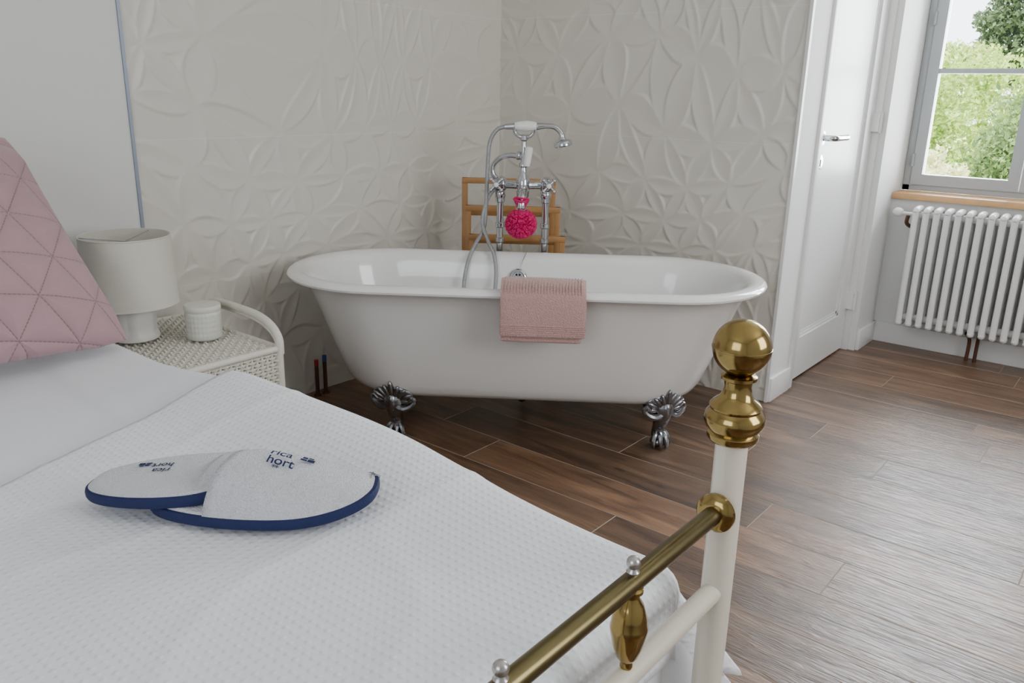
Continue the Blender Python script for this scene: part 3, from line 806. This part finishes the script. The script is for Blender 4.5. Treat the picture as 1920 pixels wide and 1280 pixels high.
weave(b,lambda u,v,w_:(-hx+u,-hy+.003+w_,.435-v),30,22,.0042,.006,2*hx,.22)
b.obj('basket_side','wicker',ns)
for cx in (-1,1):
    for cy in (-1,1):
        b=MB(); b.cyl((cx*hx,cy*hy,0),(cx*hx,cy*hy,.44),.011,12); b.obj('leg','wicker',ns)
b=MB(); pts=[(-hx+.16,hy,.44),(-hx+.16,hy,.50),(-hx+.19,hy,.527),(-hx+.25,hy,.533),(hx-.12,hy,.530),(hx-.04,hy,.512),(hx+.0,hy,.478),(hx+.004,hy,.43)]
b.tube(pts,.012,12,8)
b.tube([(p[0]-.012*(1 if p[0]>0 else -1),p[1],p[2]-.014) for p in pts],.006,8,8)
b.obj('arched_handle','wicker',ns)

zt=.458
cj=empty('candle_jar',(.39,-1.82,zt),label='lidded white candle jar with embossed diamonds on the wicker table',cat='candle jar')
MB().lathe([(.02,0),(.046,.0),(.05,.004)]+[(.051,.008+.0025*k) for k in range(29)]+[(.049,.084),(.03,.084)],144,None,lambda a,z:1+.014*(math.sin(14*a+z*210)*math.sin(14*a-z*210)) if .007<z<.08 else 1).obj('jar','jar',cj)
MB().lathe([(.03,.084),(.05,.084),(.0525,.088),(.0525,.098),(.050,.102),(.035,.104),(.0001,.105)],64,None).obj('jar_lid','jar',cj)
lp=empty('table_lamp',(.255,-1.962,zt),label='table lamp with off-white drum shade and white ceramic base',cat='lamp')
MB().lathe([(.060,0),(.066,.004),(.066,.014),(.060,.022),(.056,.03),(.058,.045),(.058,.085),(.050,.105),(.03,.112),(.012,.118),(.012,.16)],96,None,lambda a,z:1+.06*abs(math.sin(4*a)) if .02<z<.102 else 1).obj('lamp_base','lampbase',lp)
sh=MB(); R1,R2=.129,.122
n=64
prof=[(R1,.108),(R2,.308),(R2-.003,.308),(R1-.003,.108)]
v=[];f=[]
for r_,z_ in prof:
    for i in range(n): a=2*math.pi*i/n; v.append((r_*math.cos(a),r_*math.sin(a),z_))
for k in range(4):
    k2=(k+1)%4
    for i in range(n): j=(i+1)%n; f.append((k*n+i,k*n+j,k2*n+j,k2*n+i))
sh.add(v,f)
for zz,r_ in ((.109,R1),(.307,R2)):
    T=[(r_*math.cos(2*math.pi*i/48),r_*math.sin(2*math.pi*i/48),zz) for i in range(49)]; sh.tube(T,.0022,6,smooth=False)
sh.obj('lamp_shade','shade',lp)
b=MB()
for i in range(3):
    a=i*2*math.pi/3; b.tube([(0,0,.29),(R2*math.cos(a),R2*math.sin(a),.304)],.0015,6,smooth=False)
b.cyl((0,0,.15),(0,0,.29),.004,8); b.obj('shade_fitting','chrome',lp)
b=MB(); b.cyl((0,0,.15),(0,0,.18),.014); b.ell((0,0,.205),(.028,.028,.035)); b.obj('bulb','ceramic',lp)

# ------------------------------------------------------------ radiator
rd=empty('radiator',(2.05,1.148,0),label='white cast column radiator beneath the window sill',cat='radiator')
for i in range(19):
    x=1.625-2.05+i*.045
    b=MB()
    for y_ in (-.05,0,.05): b.tube([(x,y_,.155),(x,y_,.68)],.0140,14,smooth=False)
    for zz in (.68,.155): b.tube([(x,-.060,zz),(x,-.05,zz+(.008 if zz>.4 else -.008)),(x,0,zz+(.012 if zz>.4 else -.012)),(x,.05,zz+(.008 if zz>.4 else -.008)),(x,.060,zz)],[.008,.0145,.0160,.0145,.008],12,3)
    b.cyl((x-.0225,0,.665),(x+.0225,0,.665),.017,14); b.cyl((x-.0225,0,.17),(x+.0225,0,.17),.017,14)
    b.obj('radiator_column','rad',rd)
b=MB(); b.cyl((-.50,0,.665),(-.41,0,.665),.008); b.ell((-.515,0,.668),(.026,.022,.022)); b.obj('valve_knob','rad',rd)
b=MB(); b.tube([(-.468,0,.655),(-.47,.0,.62),(-.45,.03,.60),(-.44,.075,.60)],.009); b.obj('valve_pipe','copper',rd)
b=MB(); b.tube([(-.12,.03,0),(-.12,.03,.10),(-.135,.0,.14)],.008); b.obj('supply_pipe','copper',rd)
b=MB(); b.tube([(-.085,.03,0),(-.085,.03,.10),(-.08,.0,.14)],.008); b.obj('supply_pipe','copper',rd)

# ------------------------------------------------------------ garden
MB().box((-40,1.6,-.80),(40,70,-.72)).obj('lawn','lawn',kind='stuff',label='sunlit grass lawn outside the window',cat='lawn')
def foliage(name,blobs,n,size,m,lab,cat,trunk=None):
    P_=[];per=n//len(blobs)
    for (cx,cy,cz,rx,ry,rz) in blobs:
        d_=rng.normal(size=(per,3)); d_/=np.linalg.norm(d_,axis=1)[:,None]
        rad=rng.uniform(.5,1.05,size=(per,1))**.6
        rad*=1+.18*np.sin(d_[:,:1]*9+cx)*np.sin(d_[:,1:2]*8)+.15*np.sin(d_[:,2:3]*11)
        P_.append(np.array([cx,cy,cz])+d_*rad*np.array([rx,ry,rz]))
    P_=np.concatenate(P_); P_=P_[P_[:,2]>-.66]; N=len(P_)
    a=rng.normal(size=(N,3)); a/=np.linalg.norm(a,axis=1)[:,None]
    c=rng.normal(size=(N,3)); c-=a*(a*c).sum(1)[:,None]; c/=np.linalg.norm(c,axis=1)[:,None]
    sz=size*rng.uniform(.6,1.3,size=(N,1)); a*=sz; c*=sz*.55
    V=np.stack([P_-a,P_-c,P_+a,P_+c],1).reshape(-1,3); V[:,2]=np.maximum(V[:,2],-.715)
    F=np.arange(N*4).reshape(-1,4)
    o=gridobj(name if trunk is None else 'foliage',V,F,m)
    at=o.data.attributes.new('rv','FLOAT','FACE'); at.data.foreach_set('value',rng.random(len(o.data.polygons)).astype(np.float32))
    if trunk:
        e=empty(name,(trunk[0],trunk[1],-.718),label=lab,cat=cat)
        o.parent=e; o.location=(-trunk[0],-trunk[1],.718)
        MB().tube([(0,0,0),(.1,.05,trunk[2]*.5),(0,0,trunk[2])],[.3,.22,.12],10).obj('trunk','bark',e)
    else: tag(o,label=lab,cat=cat)
foliage('shrub',[(.55,13,.2,.9,.8,1.2),(1.2,13.3,.1,.7,.8,1.1),(.1,13.6,-.1,.6,.6,.9)],12000,.055,'leafB','dark green leafy garden shrub','shrub')
foliage('shrub',[(-3.3,19,.4,1.3,1.2,1.4),(-1.6,19.5,.7,1.3,1.2,1.7),(.2,20,.6,1.4,1.3,1.7)],16000,.07,'leafA','tall light green garden shrub','shrub')
foliage('ornamental_grass',[(-.9,11.5,-.25,.5,.5,.75),(-.35,11.2,-.35,.35,.4,.6)],7000,.05,'leafC','pale feathery ornamental grass clump','grass')
foliage('tree',[(-1.2,34,5.2,2.5,2.2,3.8),(1.4,34,4.8,2.2,2,3.6),(-3.1,33.5,3.8,1.6,1.4,1.8)],24000,.11,'leafD','large dark green broadleaf tree','tree',(-.3,34,5))
foliage('tree',[(-5.4,28,1.6,1.5,1.4,1.3),(-3.8,27.6,1.8,1.2,1.3,1.2)],10000,.09,'leafA','small pale green tree','tree',(-4.6,28,1.6))
foliage('hedge',[(x,24,.0,2.2,.8,1.1) for x in range(-12,7,3)],20000,.08,'leafA','long leafy garden hedge','hedge')

# ------------------------------------------------------------ light
wd=D.worlds.new('world'); bpy.context.scene.world=wd; wd.use_nodes=True
bg=wd.node_tree.nodes['Background']; bg.inputs[0].default_value=(.88,.94,1,1); bg.inputs[1].default_value=6.0
sun=D.lights.new('sun','SUN'); sun.energy=13; sun.angle=.01; sun.color=(1,.95,.85)
so=D.objects.new('sun',sun); COL.objects.link(so); so.rotation_euler=Vector((.45,.5,-.75)).to_track_quat('-Z','Y').to_euler()
def area(name,loc_,dir_,sx,sy,pw,col):
    L=D.lights.new(name,'AREA'); L.shape='RECTANGLE'; L.size=sx; L.size_y=sy; L.energy=pw; L.color=col
    o=D.objects.new(name,L); COL.objects.link(o); o.location=loc_; o.rotation_euler=Vector(dir_).to_track_quat('-Z','Z').to_euler(); return o
area('fill_light_east',(XR-.06,-1.2,1.6),(-1,0,-.1),1.4,1.35,43,(.98,.98,1))  # added fill lamp in front of the closed east wall
area('fill_light_south',(2.2,YB+.06,1.6),(0,1,-.1),1.4,1.35,21,(.88,.93,1))  # added fill lamp behind the camera, south wall is solid
area('window_light_garden',(1.98,1.53,1.55),(.05,-1,-.2),1.0,1.6,100,(.90,.95,1))
